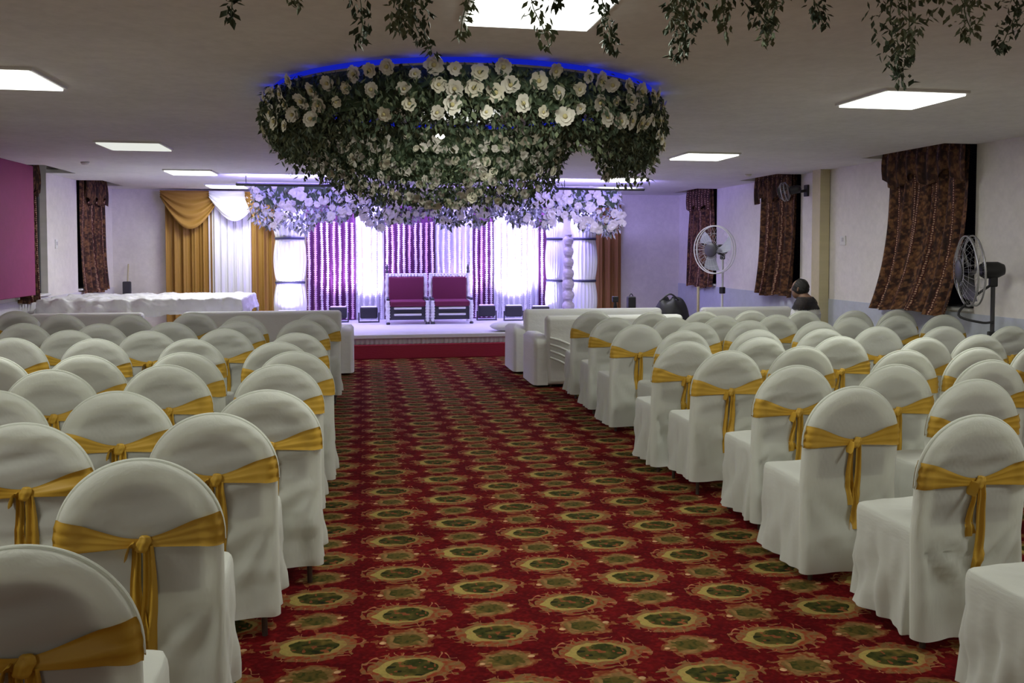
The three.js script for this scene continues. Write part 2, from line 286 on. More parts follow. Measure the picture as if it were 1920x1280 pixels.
// back cloth panels and flower strings
{
  const zc = -15.45, yb = 0.351, yt = 2.42;
  const panels = [[-0.98, -0.12, 'plum'], [-0.12, 0.38, 'white'], [0.38, 1.28, 'plum'], [1.28, 1.98, 'white'], [1.98, 2.36, 'plum'], [2.36, 3.2, 'white'], [3.2, 3.42, 'plum']];
  const where = ['beside the left pleated pillar', 'with the left bright spot', 'behind the left throne', 'behind the right throne', 'just right of the thrones', 'with the brightest right spot', 'beside the stacked pots'];
  panels.forEach(([a, b, c], i) => {
    const L = b - a, ph = i * 1.7;
    const g = grid(Math.round(L * 90), 14, (u, v) => [(u - 0.5) * L, lerp(0, yt - yb, v), 0.022 * Math.sin(u * L * 46 + ph) * (1.15 - 0.3 * v) + 0.01 * Math.sin(u * L * 95 + ph)]);
    solo('backdrop_drape', g, c === 'plum' ? M.plum : M.drapeWhite, (c === 'plum' ? 'plum backdrop cloth ' : 'white backdrop cloth ') + where[i], 'drape', [(a + b) / 2, yb, zc], 0, 'stage backdrop cloths');
  });
  // strings of flower heads
  const variants = [];
  for (let k = 0; k < 3; k++) { const r = rng(100 + k), H = 1.72, n = 46; variants.push(grid(8, n * 2, (u, v) => { const i = v * n, b = Math.abs(Math.sin(i * Math.PI)), a = u * Math.PI * 2, R = 0.008 + 0.023 * b * (0.8 + 0.4 * hash2(Math.floor(i), k)) + 0.004 * Math.sin(a * 3 + Math.floor(i)); return [R * Math.cos(a) + 0.006 * Math.sin(v * 9 + k), H * v, R * Math.sin(a)]; }, true)); }
  const r = rng(77); let count = 0;
  const ord = ['first', 'second', 'third', 'fourth', 'fifth', 'sixth', 'seventh', 'eighth', 'ninth', 'tenth', 'eleventh', 'twelfth'];
  panels.forEach(([a, b, c], i) => {
    const n = Math.max(2, Math.round((b - a) / 0.105));
    for (let k = 0; k < n; k++) {
      const x = a + (k + 0.5) * (b - a) / n + (r() - 0.5) * 0.012, mat = c === 'plum' ? (k % 3 === 1 ? M.stringPink : M.stringPale) : M.stringWhite;
      const o = solo('flower_string', variants[count++ % 3], mat, `${ord[k]} ${mat === M.stringPink ? 'pink' : c === 'plum' ? 'pale pink' : 'white'} flower string from the left on the cloth ${where[i]}`, 'garland', [x, yb + 0.02, zc + 0.085], 0, 'flower strings on the backdrop');
      o.scale.y = 1 + 0.03 * (r() - 0.5); o.rotation.y = r() * 6;
    }
  });
  part('cord', rod([0, 0, 0], [0, 0.001, 0], 0.001), M.band, scene.getObjectByName('flower_string'));
  scene.getObjectByName('flower_string').children[0].removeFromParent();
}
// pleated pillars with dark bands
function pillar(x, w, label, z = -14.75) {
  const p = thing('pleated_pillar', label, 'pillar', [x, 0.35, z], 0, 'pleated white pillars with dark bands');
  const R = w / 2, seams = [0, 0.70, 1.44, 1.92];
  for (let s = 0; s < 3; s++) {
    const a = seams[s], b = seams[s + 1];
    part('cloth_section', grid(144, 14, (u, v) => { const t = u * Math.PI * 2, pl = 0.012 * Math.sin(t * 22 + s) * Math.sin(v * Math.PI * 0.9 + 0.15), q = R * (0.86 + 0.14 * Math.sin(v * Math.PI)) + pl; return [q * Math.cos(t), lerp(a, b, v), q * Math.sin(t)]; }, true), M.drapeWhite, p);
    if (s) part('band', tube(Array.from({ length: 16 }, (_, i) => [R * 0.88 * Math.cos(i / 8 * Math.PI), a, R * 0.88 * Math.sin(i / 8 * Math.PI)]), 0.022, 40, 6, true), M.band, p, 'dark gathered band');
  }
}
pillar(-1.2, 0.52, 'white pleated pillar with dark bands on the left of the stage');
pillar(3.34, 0.30, 'narrow white pleated pillar behind the stacked pots');
pillar(3.88, 0.46, 'white pleated pillar with dark bands at the stage right end');
{ // stacked pots
  const p = thing('pot_stack', 'tall stack of lilac clay pots in front of the right pillars', 'pots', [3.5, 0.35, -14.35]);
  const prof = [[0, 0], [0.06, 0.005], [0.085, 0.035], [0.1, 0.09], [0.092, 0.14], [0.06, 0.175], [0.058, 0.185], [0.075, 0.2], [0.07, 0.205], [0, 0.2]];
  const g = lathe(prof, 22);
  for (let i = 0; i < 8; i++) { const m = part('pot', g, M.pot, p); m.position.y = i * 0.188; m.scale.set(1.12 - i * 0.035, 0.95, 1.12 - i * 0.035); }
}
// two thrones
function throne(x, label, mirror) {
  const t = thing('wedding_throne', label, 'chair', [x, 0.35, -14.6], 0, 'red thrones on the stage');
  const hw = 0.328;
  const post = (h, fin) => { const pr = [[0, 0], [0.026, 0.002], [0.03, 0.02], [0.018, 0.045], [0.034, 0.075], [0.02, 0.1]]; const n = 5; for (let i = 0; i <= n * 4; i++) pr.push([0.033 + 0.006 * Math.sin(i * 1.57), 0.11 + i * (h - 0.16) / (n * 4)]); pr.push([0.02, h - 0.03], [0.034, h - 0.012], [0, h]); return lathe(pr, 14); };
  for (const s of [-1, 1]) {
    const f = part('front_post', post(0.40), M.lacquer, t, 'white turned post'); f.position.set(s * hw, 0, 0.26);
    const k = part('foot', lathe([[0, 0], [0.03, 0.002], [0.036, 0.02], [0.022, 0.04], [0, 0.04]], 12), M.darkGrey, f, 'dark foot');
    const b = part('back_post', post(0.85), M.lacquer, t, 'white turned post'); b.position.set(s * hw, 0, -0.24);
    if (s === mirror) part('finial', lathe([[0.02, 0], [0.028, 0.02], [0.014, 0.05], [0.024, 0.08], [0.02, 0.12], [0.008, 0.15], [0, 0.155]], 12, 0, 0.845, 0), M.darkGrey, b, 'dark finial');
    part('armrest', rbox(0.05, 0.04, 0.5, s * hw, 0.42, 0.01, 0.015), M.darkGrey, t, 'dark armrest');
    part('side_rail', rod([s * hw, 0.24, 0.26], [s * hw, 0.24, -0.24], 0.018), M.lacquer, t);
  }
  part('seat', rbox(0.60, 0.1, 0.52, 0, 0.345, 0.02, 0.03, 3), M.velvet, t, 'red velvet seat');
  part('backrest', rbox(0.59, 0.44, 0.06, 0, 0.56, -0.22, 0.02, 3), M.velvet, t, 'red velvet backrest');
  part('gap_shade', rbox(0.60, 0.24, 0.02, 0, 0.19, 0.19, 0.006), M.darkGrey, t, 'dark panel added for the shade under the seat');  // added dark sheet, stands for the shade in the gaps between the rails
  for (const y of [0.27, 0.165]) part('front_rail', rbox(0.46, 0.035, 0.035, 0, y, 0.26, 0.012), M.lacquer, t, 'white front rail');
  const beads = []; for (let i = 0; i < 11; i++) beads.push(ball(0.026, (i - 5) * 0.056, 0.80, -0.24, 1, 1, 1, 8, 6));
  part('beaded_rail', [...beads, rod([-hw, 0.83, -0.24], [hw, 0.83, -0.24], 0.012)], M.lacquer, t, 'white beaded top rail');
}
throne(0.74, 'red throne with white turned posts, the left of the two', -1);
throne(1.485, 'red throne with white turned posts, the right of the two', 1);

// floor wash lights (lamps)
function parCan(x, z, label, col, inten, tx, ty) {
  const p = thing('stage_light', label, 'stage light', [x, 0.35, z], 0, 'black floor lights at the backdrop');
  const can = part('lamp_body', [rbox(0.30, 0.2, 0.14, 0, 0.17, 0, 0.03)], M.black, p); can.rotation.x = 0;
  part('bracket', [rod([-0.17, 0.02, 0], [-0.17, 0.17, 0], 0.012), rod([0.17, 0.02, 0], [0.17, 0.17, 0], 0.012), rbox(0.36, 0.02, 0.1, 0, 0.01, 0, 0.004)], M.darkGrey, p);
  const lens = part('light_lens', rbox(0.26, 0.012, 0.1, 0, 0.272, 0, 0.004), glow(rgb(...col), 2.0), p, 'glowing lens');
  const s = new THREE.SpotLight(rgb(...col), inten, 0, 0.75, 0.9, 2); s.name = 'wash_light'; s.position.set(x, 0.35 + 0.3, z); s.target.position.set(tx, ty, -15.45); s.castShadow = true; s.shadow.radius = 4; scene.add(s, s.target);
}
const VIO = [0.36, 0.29, 1.0], LAV = [0.38, 0.32, 1.0], WHT = [0.58, 0.52, 1.0], PNK = [0.62, 0.40, 1.0];
parCan(-0.42, -14.95, 'black floor light left of the thrones by the pillar', PNK, 11, -0.5, 1.5);
parCan(0.10, -14.85, 'black floor light just left of the left throne', WHT, 26, 0.12, 1.35);
parCan(2.16, -14.95, 'black floor light just right of the right throne', PNK, 14, 1.65, 1.6);
parCan(2.62, -14.8, 'black floor light below the brightest cloth', WHT, 40, 2.75, 1.35);
parCan(3.05, -14.55, 'black floor light before the stacked pots', WHT, 22, 3.9, 1.6);
parCan(-1.2, -14.1, 'black floor light before the left pillar', WHT, 20, -1.2, 1.7);
// light bars hidden behind the garland: one throws down on the stage, one up on the ceiling
function ledBar(x, y, z, L, label, col, k, rotX) {
  const b = thing('light_bar', label, 'stage light', [x, y, z], 0, 'light bars at the garland');
  const h = part('lamp_housing', rbox(L, 0.045, 0.035, 0, 0, 0.024, 0.008), M.black, b); h.rotation.x = rotX;
  part('light_tube', rbox(L - 0.04, 0.03, 0.012, 0, 0, 0, 0.004), glow(rgb(...col), 2.5), h, 'glowing tube');
  for (const q of [-0.4, 0.4]) part('hanger', rod([q * L, 0.0, 0.035], [q * L, ROOM.ceil - y, 0.035], 0.006), M.black, b);
  const l = new THREE.RectAreaLight(rgb(...col), k, L - 0.06, 0.04); l.name = 'bar_light'; l.position.set(0, 0, -0.012); h.add(l);
}
ledBar(-0.15, 2.48, -14.36, 2.2, 'long light bar behind the left half of the stage garland', LAV, 265, -1.05);
ledBar(2.85, 2.48, -14.36, 2.2, 'long light bar behind the right half of the stage garland', LAV, 265, -1.05);
ledBar(-1.05, 2.54, -12.55, 1.4, 'upward light bar before the left end of the garland', VIO, 330, 0.9);
ledBar(3.55, 2.54, -12.55, 1.4, 'upward light bar before the right end of the garland', VIO, 330, 0.9);
// drapes on the back wall
function drapeGeo(w, h, waves, amp, seed) { return grid(Math.max(24, Math.round(w * 90)), 16, (u, v) => [(u - 0.5) * w, h * v, amp * Math.sin(u * waves * 6.283 + seed + 0.5 * Math.sin(v * 3)) + amp * 0.5 * Math.sin(u * waves * 14 + seed)]); }
function swagGeo(w, drop, seed) { return grid(40, 18, (u, v) => { const c = Math.sin(u * Math.PI), y = -v * (0.12 + drop * c); return [(u - 0.5) * w, y, 0.05 + 0.03 * Math.sin(v * 22 + seed) + 0.05 * v * c]; }); }
const drapeY = 0.06;
solo('wall_drape', drapeGeo(0.78, 2.56, 5, 0.03, 1), M.drapeYellow, 'wide yellow drape left of the white one on the end wall', 'drape', [-3.0, drapeY, -15.78], 0, 'festive drapes on the end wall');
solo('wall_drape', drapeGeo(0.72, 2.56, 6, 0.028, 2), M.drapeWhite, 'white drape between the two yellow ones', 'drape', [-2.31, drapeY, -15.78], 0, 'festive drapes on the end wall');
solo('wall_drape', drapeGeo(0.45, 2.56, 3, 0.03, 3), M.drapeYellow, 'narrow yellow drape beside the left stage pillar', 'drape', [-1.76, drapeY, -15.76], 0, 'festive drapes on the end wall');
solo('wall_drape', drapeGeo(0.5, 2.4, 3, 0.03, 4), M.drapeOrange, 'orange-brown drape beyond the right stage pillar', 'drape', [4.64, drapeY, -15.78], 0, 'festive drapes on the end wall');
solo('swag', swagGeo(1.0, 0.55, 0), M.drapeYellow, 'yellow swag draped over the wide yellow curtain', 'swag', [-2.95, 2.63, -15.70], 0, 'swags over the drapes');
solo('swag', swagGeo(0.85, 0.40, 2), M.drapeWhite, 'white swag draped over the white curtain', 'swag', [-2.2, 2.62, -15.62], 0, 'swags over the drapes');
{ const s = solo('swag', swagGeo(0.6, 0.5, 1), M.drapeYellow, 'yellow swag hanging beside the stage garland', 'swag', [-1.72, 2.61, -15.58], 0, 'swags over the drapes'); }

// ================================================================ flowers and foliage
function flowerGeo(seed, petals = 7, R = 0.055, rows = 2) {
  const r = rng(seed), out = [];
  for (let w = 0; w < rows; w++) for (let i = 0; i < petals; i++) {
    const a0 = (i + w * 0.5) / petals * 6.283 + (r() - 0.5) * 0.2, len = R * (w ? 0.66 : 1) * (0.9 + 0.2 * r()), wd = R * 0.46, tilt = 0.25 + w * 0.45;
    const g = grid(2, 3, (u, v) => { const s = Math.sin((0.16 + v * 0.84) * Math.PI * 0.86), x = (u - 0.5) * 2 * wd * s, q = v * len; return [x, q * Math.cos(tilt), q * Math.sin(tilt) * (1 - 0.35 * v) + 0.35 * wd * Math.abs(u - 0.5) * s]; });
    g.rotateZ(a0); out.push(g);
  }
  return merge(out);                                                     // faces +z
}
const flowers = [flowerGeo(1, 7, 0.058), flowerGeo(2, 8, 0.056), flowerGeo(3, 6, 0.06)];
const heartGeo = ball(0.013, 0, 0, 0.014, 1, 1, 0.7, 8, 6);
function leaves(n, place, seed) {                                        // place(r) -> [pos, outward dir, size]; one joined geometry
  const r = rng(seed), P = new Float32Array(n * 12 * 3), q = new THREE.Quaternion(), e = new THREE.Euler(), v = new THREE.Vector3();
  const tmpl = [[0, 0, 0], [0.5, 0.45, 0.06], [0, 0.5, -0.05], [-0.5, 0.45, 0.06], [0, 1, 0.1]], tri = [[0, 1, 2], [0, 2, 3], [1, 4, 2], [2, 4, 3]];
  let k = 0;
  for (let i = 0; i < n; i++) {
    const [p, down, s] = place(r); e.set((r() - 0.5) * 2.2 + (down ? Math.PI * 0.85 : 0), r() * 6.283, (r() - 0.5) * 1.4, 'YXZ'); q.setFromEuler(e);
    const ws = 0.42 + 0.2 * r();
    for (const t of tri) for (const a of t) { v.set(tmpl[a][0] * s * ws, tmpl[a][1] * s, tmpl[a][2] * s).applyQuaternion(q); P[k++] = p[0] + v.x; P[k++] = p[1] + v.y; P[k++] = p[2] + v.z; }
  }
  const g = new THREE.BufferGeometry(); g.setAttribute('position', new THREE.BufferAttribute(P, 3)); g.setAttribute('uv', new THREE.BufferAttribute(new Float32Array(n * 24), 2)); g.computeVertexNormals(); return g;
}
function stuff(name, geo, mat, parent) { const m = part(name, geo, mat, parent); m.userData.kind = 'stuff'; return m; }
function addFlower(parent, pos, dir, size, mat, seed, heart) {
  const f = part('flower', flowers[seed % 3], mat, parent); f.position.set(...pos); f.scale.setScalar(size);
  f.quaternion.setFromUnitVectors(new THREE.Vector3(0, 0, 1), new THREE.Vector3(...dir).normalize()); f.rotateZ(seed * 1.3);
  if (heart) part('flower_heart', heartGeo, M.heart, f);
}
const CAN = { x: 0.72, z: -6.0, R: 1.285 };
const hangKeys = [[-3.15, 0.66], [-2.75, 0.64], [-2.4, 0.56], [-2.0, 0.40], [-1.4, 0.30], [-0.8, 0.36], [0, 0.36], [0.7, 0.36], [1.15, 0.38], [1.5, 0.44], [1.9, 0.46], [2.05, 0.2], [2.15, 0.1], [2.3, 0.2], [2.42, 0.5], [2.7, 0.62], [3.15, 0.66]];
const hang = p => { while (p > 3.15) p -= 6.2832; while (p < -3.15) p += 6.2832; for (let i = 0; i < hangKeys.length - 1; i++) if (p <= hangKeys[i + 1][0]) return lerp(hangKeys[i][1], hangKeys[i + 1][1], sm((p - hangKeys[i][0]) / (hangKeys[i + 1][0] - hangKeys[i][0]))); return 0.6; };
{
  const c = thing('flower_canopy', 'huge round ceiling canopy of white flowers and dark greenery', 'flower canopy', [CAN.x, ROOM.ceil, CAN.z]);
  part('frame', grid(96, 4, (u, v) => { const p = u * 6.2832 - 3.1416, y = lerp(-0.04, -0.75 * hang(p), v); return [CAN.R * Math.sin(p), y, CAN.R * Math.cos(p)]; }, true), M.foam, c, 'green floral foam ring');
  part('led_strip_light', grid(120, 1, (u, v) => { const p = u * 6.2832; return [(CAN.R + 0.02) * Math.sin(p), -0.002 - 0.03 * v, (CAN.R + 0.02) * Math.cos(p)]; }, true), glow(rgb(0.012, 0.03, 1.0), 0.36), c, 'glowing blue light strip');
  for (let i = 0; i < 24; i++) { const p = i / 24 * 6.2832 + 0.2, l = new THREE.PointLight(rgb(0.02, 0.05, 1.0), 0.0035); l.name = 'strip_glow'; l.castShadow = true; l.position.set((CAN.R + 0.05) * Math.sin(p), -0.05, (CAN.R + 0.05) * Math.cos(p)); c.add(l); }
  const place = inner => r => { const p = (r() * 2 - 1) * Math.PI, H = hang(p), t = Math.pow(r(), 0.85), y = -0.03 - t * H * (1.0 + 0.25 * (r() < 0.12 ? 1 : 0)); const q = CAN.R + (r() - 0.5) * (0.14 + 0.14 * Math.sin(t * 3.1)) - t * 0.06; return [[q * Math.sin(p), y, q * Math.cos(p)], true, 0.028 + 0.034 * r()]; };
  stuff('foliage', leaves(13000, place(false), 201), M.leafDark, c);
  stuff('foliage', leaves(9000, place(true), 202), M.leafMid, c);
  const r = rng(303); const put = [];
  let n = 0, tries = 0;
  while (n < 104 && tries++ < 4000) {                                      // big flowers on the outside, near half
    const p = (r() * 2 - 1) * 1.75, H = hang(p), t = r(), y = -0.055 - t * H * 0.78, s = 0.6 + 0.5 * r();
    const q = CAN.R + 0.075; const P = [q * Math.sin(p), y, q * Math.cos(p)];
    if (put.some(o => Math.hypot(o[0] - P[0], o[1] - P[1], o[2] - P[2]) < 0.088)) continue;
    put.push(P); n++;
    addFlower(c, P, [Math.sin(p) + (r() - 0.5) * 0.7, -0.25 + (r() - 0.5) * 0.8, Math.cos(p) + (r() - 0.5) * 0.5], s, [M.petal, M.petal, M.petalCream][n % 3], n, true);
  }
  n = 0; tries = 0; const put2 = [];
  while (n < 195 && tries++ < 9000) {                                     // smaller ones inside the far half
    const p = Math.PI + (r() * 2 - 1) * 1.35, H = hang(p), t = r(), y = -0.05 - t * H, q = CAN.R - 0.09 - 0.03 * r(); const P = [q * Math.sin(p), y, q * Math.cos(p)];
    if (put2.some(o => Math.hypot(o[0] - P[0], o[1] - P[1], o[2] - P[2]) < 0.055)) continue;
    put2.push(P); n++;
    addFlower(c, P, [-Math.sin(p) + (r() - 0.5), -0.2 + (r() - 0.5), -Math.cos(p) + (r() - 0.5)], 0.5 + 0.4 * r(), [M.petalBlush, M.petalCream, M.petalBlush][n % 3], n, false);
  }
  part('panel_glint', ball(0.02, -0.27, -0.40, 1.0, 1.4, 0.8, 1, 10, 8), glow(rgb(1, 0.97, 0.9), 3), c, 'tiny glowing ball added for the panel glint through the leaves');  // added glowing ball, stands for the ceiling panel glinting through the leaves
}
// stage garland
{
  const g = thing('stage_garland', 'thick garland of white flowers and foliage along the stage top', 'garland', [1.3, 2.66, -14.0]);
  const hw = 3.02, drop = x => 0.56 + 0.08 * Math.sin(x * 5.1) + 0.06 * Math.sin(x * 11 + 1) + 0.16 * Math.exp(-(((Math.abs(x) - 2.6) / 0.35) ** 2));
  part('pelmet_frame', rbox(2 * hw - 0.1, 0.30, 0.05, 0, -0.2, 0, 0.01), M.foam, g, 'green floral foam board');
  const pl = r => { const x = (r() * 2 - 1) * hw, t = Math.pow(r(), 0.8); return [[x, -0.03 - t * drop(x), (r() - 0.5) * 0.26], true, 0.06 + 0.07 * r()]; };
  stuff('foliage', leaves(3400, pl, 401), M.leafPale, g);
  stuff('foliage', leaves(1500, pl, 402), M.leafMid, g);
  const r = rng(404);
  for (let n = 0; n < 200; n++) { const x = (r() * 2 - 1) * hw, t = r(); addFlower(g, [x, -0.05 - t * drop(x), 0.1 + 0.06 * r()], [(r() - 0.5), -0.3 + (r() - 0.5), 1], 0.8 + 0.7 * r(), M.petal, n, false); }
}
// vines hanging from the ceiling near the camera
{
  const V = [[-0.45, 2.40, 0.5, 'thin sparse'], [-0.21, 2.42, 0.5, 'short thin'], [0.0, 2.36, 0.8, 'slender leafy'], [0.14, 2.36, 1.5, 'broad leafy'], [0.24, 2.30, 1.5, 'thick drooping'], [0.36, 2.40, 0.5, 'wispy'], [0.66, 2.46, 0.35, 'tiny'], [0.70, 2.36, 0.8, 'dark leafy'], [0.95, 2.34, 0.8, 'narrow straight'], [1.13, 2.40, 1.3, 'bushy'], [1.22, 2.35, 1.6, 'heavy dark'], [1.36, 2.41, 0.7, 'yellowish narrow'], [1.50, 2.43, 1.2, 'curling'], [1.62, 2.44, 1.1, 'forked'], [1.72, 2.45, 0.6, 'short hooked'], [2.12, 2.38, 1.5, 'full green'], [2.19, 2.27, 1.5, 'longest tapering'], [2.32, 2.42, 1.4, 'spreading'], [2.62, 2.44, 0.9, 'edge']];
  const spot = ['farthest left', 'second from the left', 'left of the thick bunch', 'left part of the thick bunch', 'in the thick bunch', 'left of the big panel', 'over the big panel', 'below the big panel', 'just right of the big panel', 'left part of the dark bunch', 'in the dark bunch right of the panel', 'between two bunches', 'left of the forked ones', 'right of the curling one', 'at the end of the middle bunch', 'beside the longest vine', 'above the right ceiling panel', 'right of the longest vine', 'at the right picture edge'];
  V.forEach(([x, yb, dense, look], i) => {
    const z = -3.1 + 0.14 * Math.sin(i * 2.3), top = ROOM.ceil, L = top - yb, r = rng(500 + i), lean = (r() - 0.35) * 0.16;
    const v = thing('hanging_vine', `${look} green vine hanging from the ceiling, ${spot[i]}`, 'vine', [x, top, z], 0, 'vines hanging from the ceiling');
    const at = t => [lean * (t * t - 1) + 0.01 * Math.sin(t * 9 + i), -L * t, 0.02 * Math.sin(t * 5 + i)];
    part('stem', tube([0, 0.25, 0.5, 0.75, 1].map(at), 0.0022, 16, 5), M.leafMid, v);
    const n = Math.round((34 + 70 * dense) * (0.6 + L * 1.6));
    stuff('foliage', leaves(n, q => { const t = 0.02 + 0.98 * q(), w = (0.012 + 0.06 * dense * (1 - t * 0.8)), a = at(t); return [[a[0] + (q() - 0.5) * w * 2, a[1], a[2] + (q() - 0.5) * w * 2], true, 0.024 + 0.022 * q()]; }, 600 + i), i % 2 ? M.leafMid : M.leafDark, v);
  });
}

// ================================================================ banquet chairs
function chairParts(variant) {
  const seed = variant * 31 + 7, hem = [0.045, 0.055, 0.095, 0.05][variant], top = 0.94, spring = 0.685, W = 0.25, T = 0.03;
  const halfW = y => y < spring ? W * (1 + 0.03 * sstep(0.5, 0, y)) : W * Math.sqrt(Math.max(0, 1 - ((y - spring) / (top - spring)) ** 2));
  const lean = y => y > 0.45 ? (y - 0.45) * 0.10 : (0.45 - y) * 0.05;
  const inside = (x, y) => { if (y < spring) return halfW(y) - Math.abs(x); return (1 - Math.hypot(x / W, (y - spring) / (top - spring))) * W; };
  const wr = [0.004, 0.012, 0.009, 0.007][variant];
  const rearZ = (x, y) => {
    const d = inside(x, y), th = T * Math.sqrt(1 - (1 - clamp(d / T)) ** 2), m = sstep(0, 0.05, d);
    const w = wr * vnoise(x * 4 + y * 5, y * 26 - x * 5, seed) + 0.003 * vnoise(x * 9, y * 9, seed + 1);
    const cx = (x < 0 ? -1 : 1) * 0.24, rr = Math.hypot(x - cx, y - 0.5), an = Math.atan2(y - 0.5, x - cx), rad = y < 0.55 ? (variant === 3 ? 0.014 : 0.008) * Math.sin(an * 11 + seed + 2 * vnoise(an * 3, rr * 4, seed)) * sstep(0.02, 0.14, rr) * sstep(0.55, 0.35, y) : 0;
    return lean(y) + th + m * (w + rad) - 0.006 * m * sstep(0.045, 0.075, d) * (y > 0.5 ? 1 : 0);
  };
  const sx = u => Math.sin((u - 0.5) * Math.PI);
  const yv = v => v < 0.4 ? lerp(hem, 0.6, v / 0.4) : 0.6 + (top - 0.6) * Math.sin((v - 0.4) / 0.6 * Math.PI / 2);
  const back = grid(30, 44, (u, v) => { const y = yv(v), x = halfW(y) * sx(u); return [x, y, rearZ(x, y)]; });
  const front = grid(20, 30, (u, v) => { const y = yv(v), x = -halfW(y) * sx(u), d = inside(x, y), th = T * Math.sqrt(1 - (1 - clamp(d / T)) ** 2); return [x, y, lean(y) - th]; });
  // seat and skirt: rings of a rounded rectangle
  const per = a => { const w = 0.235, zf = -0.43, c = 0.05, P = []; const pts = [[-w, 0], [-w, zf + c], [-w + c * 0.3, zf + c * 0.3], [-w + c, zf], [w - c, zf], [w - c * 0.3, zf + c * 0.3], [w, zf + c], [w, 0]]; let L = 0; const ls = []; for (let i = 0; i < 7; i++) { const l = Math.hypot(pts[i + 1][0] - pts[i][0], pts[i + 1][1] - pts[i][1]); ls.push(l); L += l; } let t = a * L; for (let i = 0; i < 7; i++) { if (t <= ls[i] || i === 6) { const k = clamp(t / ls[i]); return [lerp(pts[i][0], pts[i + 1][0], k), lerp(pts[i][1], pts[i + 1][1], k), L]; } t -= ls[i]; } };
  const rings = [[hem, 0], [0.1, 0], [0.16, 0], [0.22, 0], [0.28, 0], [0.34, 0], [0.4, 0], [0.435, 0], [0.458, 0.01], [0.472, 0.03], [0.478, 0.07], [0.482, 0.25], [0.484, 0.6], [0.484, 1]];
  const amp = [0.013, 0.018, 0.015, 0.022][variant];
  const seat = grid(120, rings.length - 1, (u, v) => {
    const [y, inset] = rings[Math.round(v * (rings.length - 1))], [px, pz] = per(u), cx = 0, cz = -0.22;
    let nx = px - cx, nz = pz - cz; const l = Math.hypot(nx, nz) || 1; nx /= l; nz /= l;
    const dn = clamp((0.44 - y) / 0.4), side = Math.abs(px) > 0.2 ? 1 : 0;
    const an = Math.atan2(0.52 - y, -pz + 0.02), rad = side * Math.sin(an * 15 + seed) * Math.sin(Math.min(1, an) * 2);
    const f = dn * (0.016 + amp * (0.7 * Math.sin(u * 58 + seed) + 0.5 * Math.sin(u * 97 + 2 * seed) + 1.0 * rad)) + 0.004 * vnoise(px * 14, pz * 14 + y * 9, seed + 4);
    const back0 = sstep(0, 0.06, -pz);                                     // stays inside the back panel at the rear
    return [lerp(px, cx, inset) + nx * f * (0.25 + 0.75 * back0), y + (inset > 0.05 ? 0.004 * vnoise(px * 12, pz * 12 + inset * 3, seed) : 0), lerp(pz, cz, inset) + nz * f * back0];
  });
  // the upholstered back and seat of the chair itself, under the thin cover
  const pw = 0.188, pt = 0.875, psp = 0.69, pb = 0.5;
  const padFace = k => grid(16, 16, (u, v) => { const y = v < 0.4 ? lerp(pb, psp, v / 0.4) : psp + (pt - psp) * Math.sin((v - 0.4) / 0.6 * Math.PI / 2), h = y < psp ? pw : pw * Math.sqrt(Math.max(0, 1 - ((y - psp) / (pt - psp)) ** 2)), q = sx(u), x = k * h * q, e = Math.sqrt(Math.max(0, 1 - q ** 8)) * (v > 0.98 ? 0 : 1); return [x, y, k > 0 ? lerp(lean(y) + 0.003, rearZ(x, y) - 0.012, e) : lean(y) + 0.003 - 0.012 * e]; });
  const pad = merge([padFace(1), padFace(-1)]), cushion = rbox(0.40, 0.07, 0.36, 0, 0.425, -0.22, 0.025, 2);
  // sash
  const mid = 0.678, up = x => mid + lerp(0.014, 0.085, sm(clamp(Math.abs(x) / 0.25))), lo = x => mid - lerp(0.016, 0.024, sm(clamp(Math.abs(x) / 0.25)));
  const sashRear = grid(44, 9, (u, v) => { const x = (W + 0.006) * sx(u), y = lerp(lo(x), up(x), v), xi = clamp(x, -W * 0.995, W * 0.995), k = clamp(Math.abs(x) / 0.25); const z = y < spring ? rearZ(clamp(xi, -halfW(y), halfW(y)), y) : rearZ(clamp(xi, -halfW(y) * 0.995, halfW(y) * 0.995), y); const hw = halfW(y) + 0.006; return [clamp(x, -hw, hw), y, z + 0.006 + 0.004 * Math.sin(v * 19 + x * 6 + seed) * k + 0.003 * (1 - k)]; });
  const sashFront = grid(24, 4, (u, v) => { const s = sx(u), y = lerp(0.655, 0.762, v), hw = halfW(y) + 0.006, x = -hw * s, d = clamp(inside(clamp(x, -hw + 0.007, hw - 0.007), y), 0, T), th = T * Math.sqrt(1 - (1 - d / T) ** 2); return [x, y, lean(y) - th - 0.006 + (Math.abs(s) > 0.99 ? 0.006 : 0)]; });
  const kz = rearZ(0, mid) + 0.018;
  const wrap = grid(24, 16, (u, v) => { const a = u * 6.2832, t = (v - 0.5) * Math.PI, q = Math.pow(Math.cos(t), 0.55) * (1 + 0.16 * Math.sin(a * 5 + seed) + 0.06 * Math.sin(t * 7)); return [0.012 + 0.02 * q * Math.cos(a) + 0.006 * Math.sin(t * 2), mid - 0.003 + 0.027 * Math.sin(t), kz - 0.004 + 0.013 * q * Math.sin(a)]; }, true);
  const knot = merge([wrap, grid(10, 14, (u, v) => { const a = v * Math.PI * 1.9 - 0.4, w = (u - 0.5) * 0.032 * (1 + 0.3 * Math.sin(a)); return [-0.018 - 0.022 * Math.sin(a * 0.5) * 0.9, mid - 0.022 + 0.028 * Math.cos(a), kz + 0.004 + w + 0.016 * Math.sin(a)]; })]);
  const tail = (x0, len, w, s) => grid(12, 20, (u, v) => { const y = mid - 0.01 - v * len + 0.015 * u * v, x = x0 + (u - 0.5) * w * (0.55 + 0.6 * v) + 0.012 * Math.sin(v * 5 + s) * v; return [x, y, Math.max(rearZ(clamp(x, -0.2, 0.2), y) + 0.008, kz - 0.01 - 0.02 * v) + 0.007 * Math.sin(u * 9 + v * 2 + s)]; });
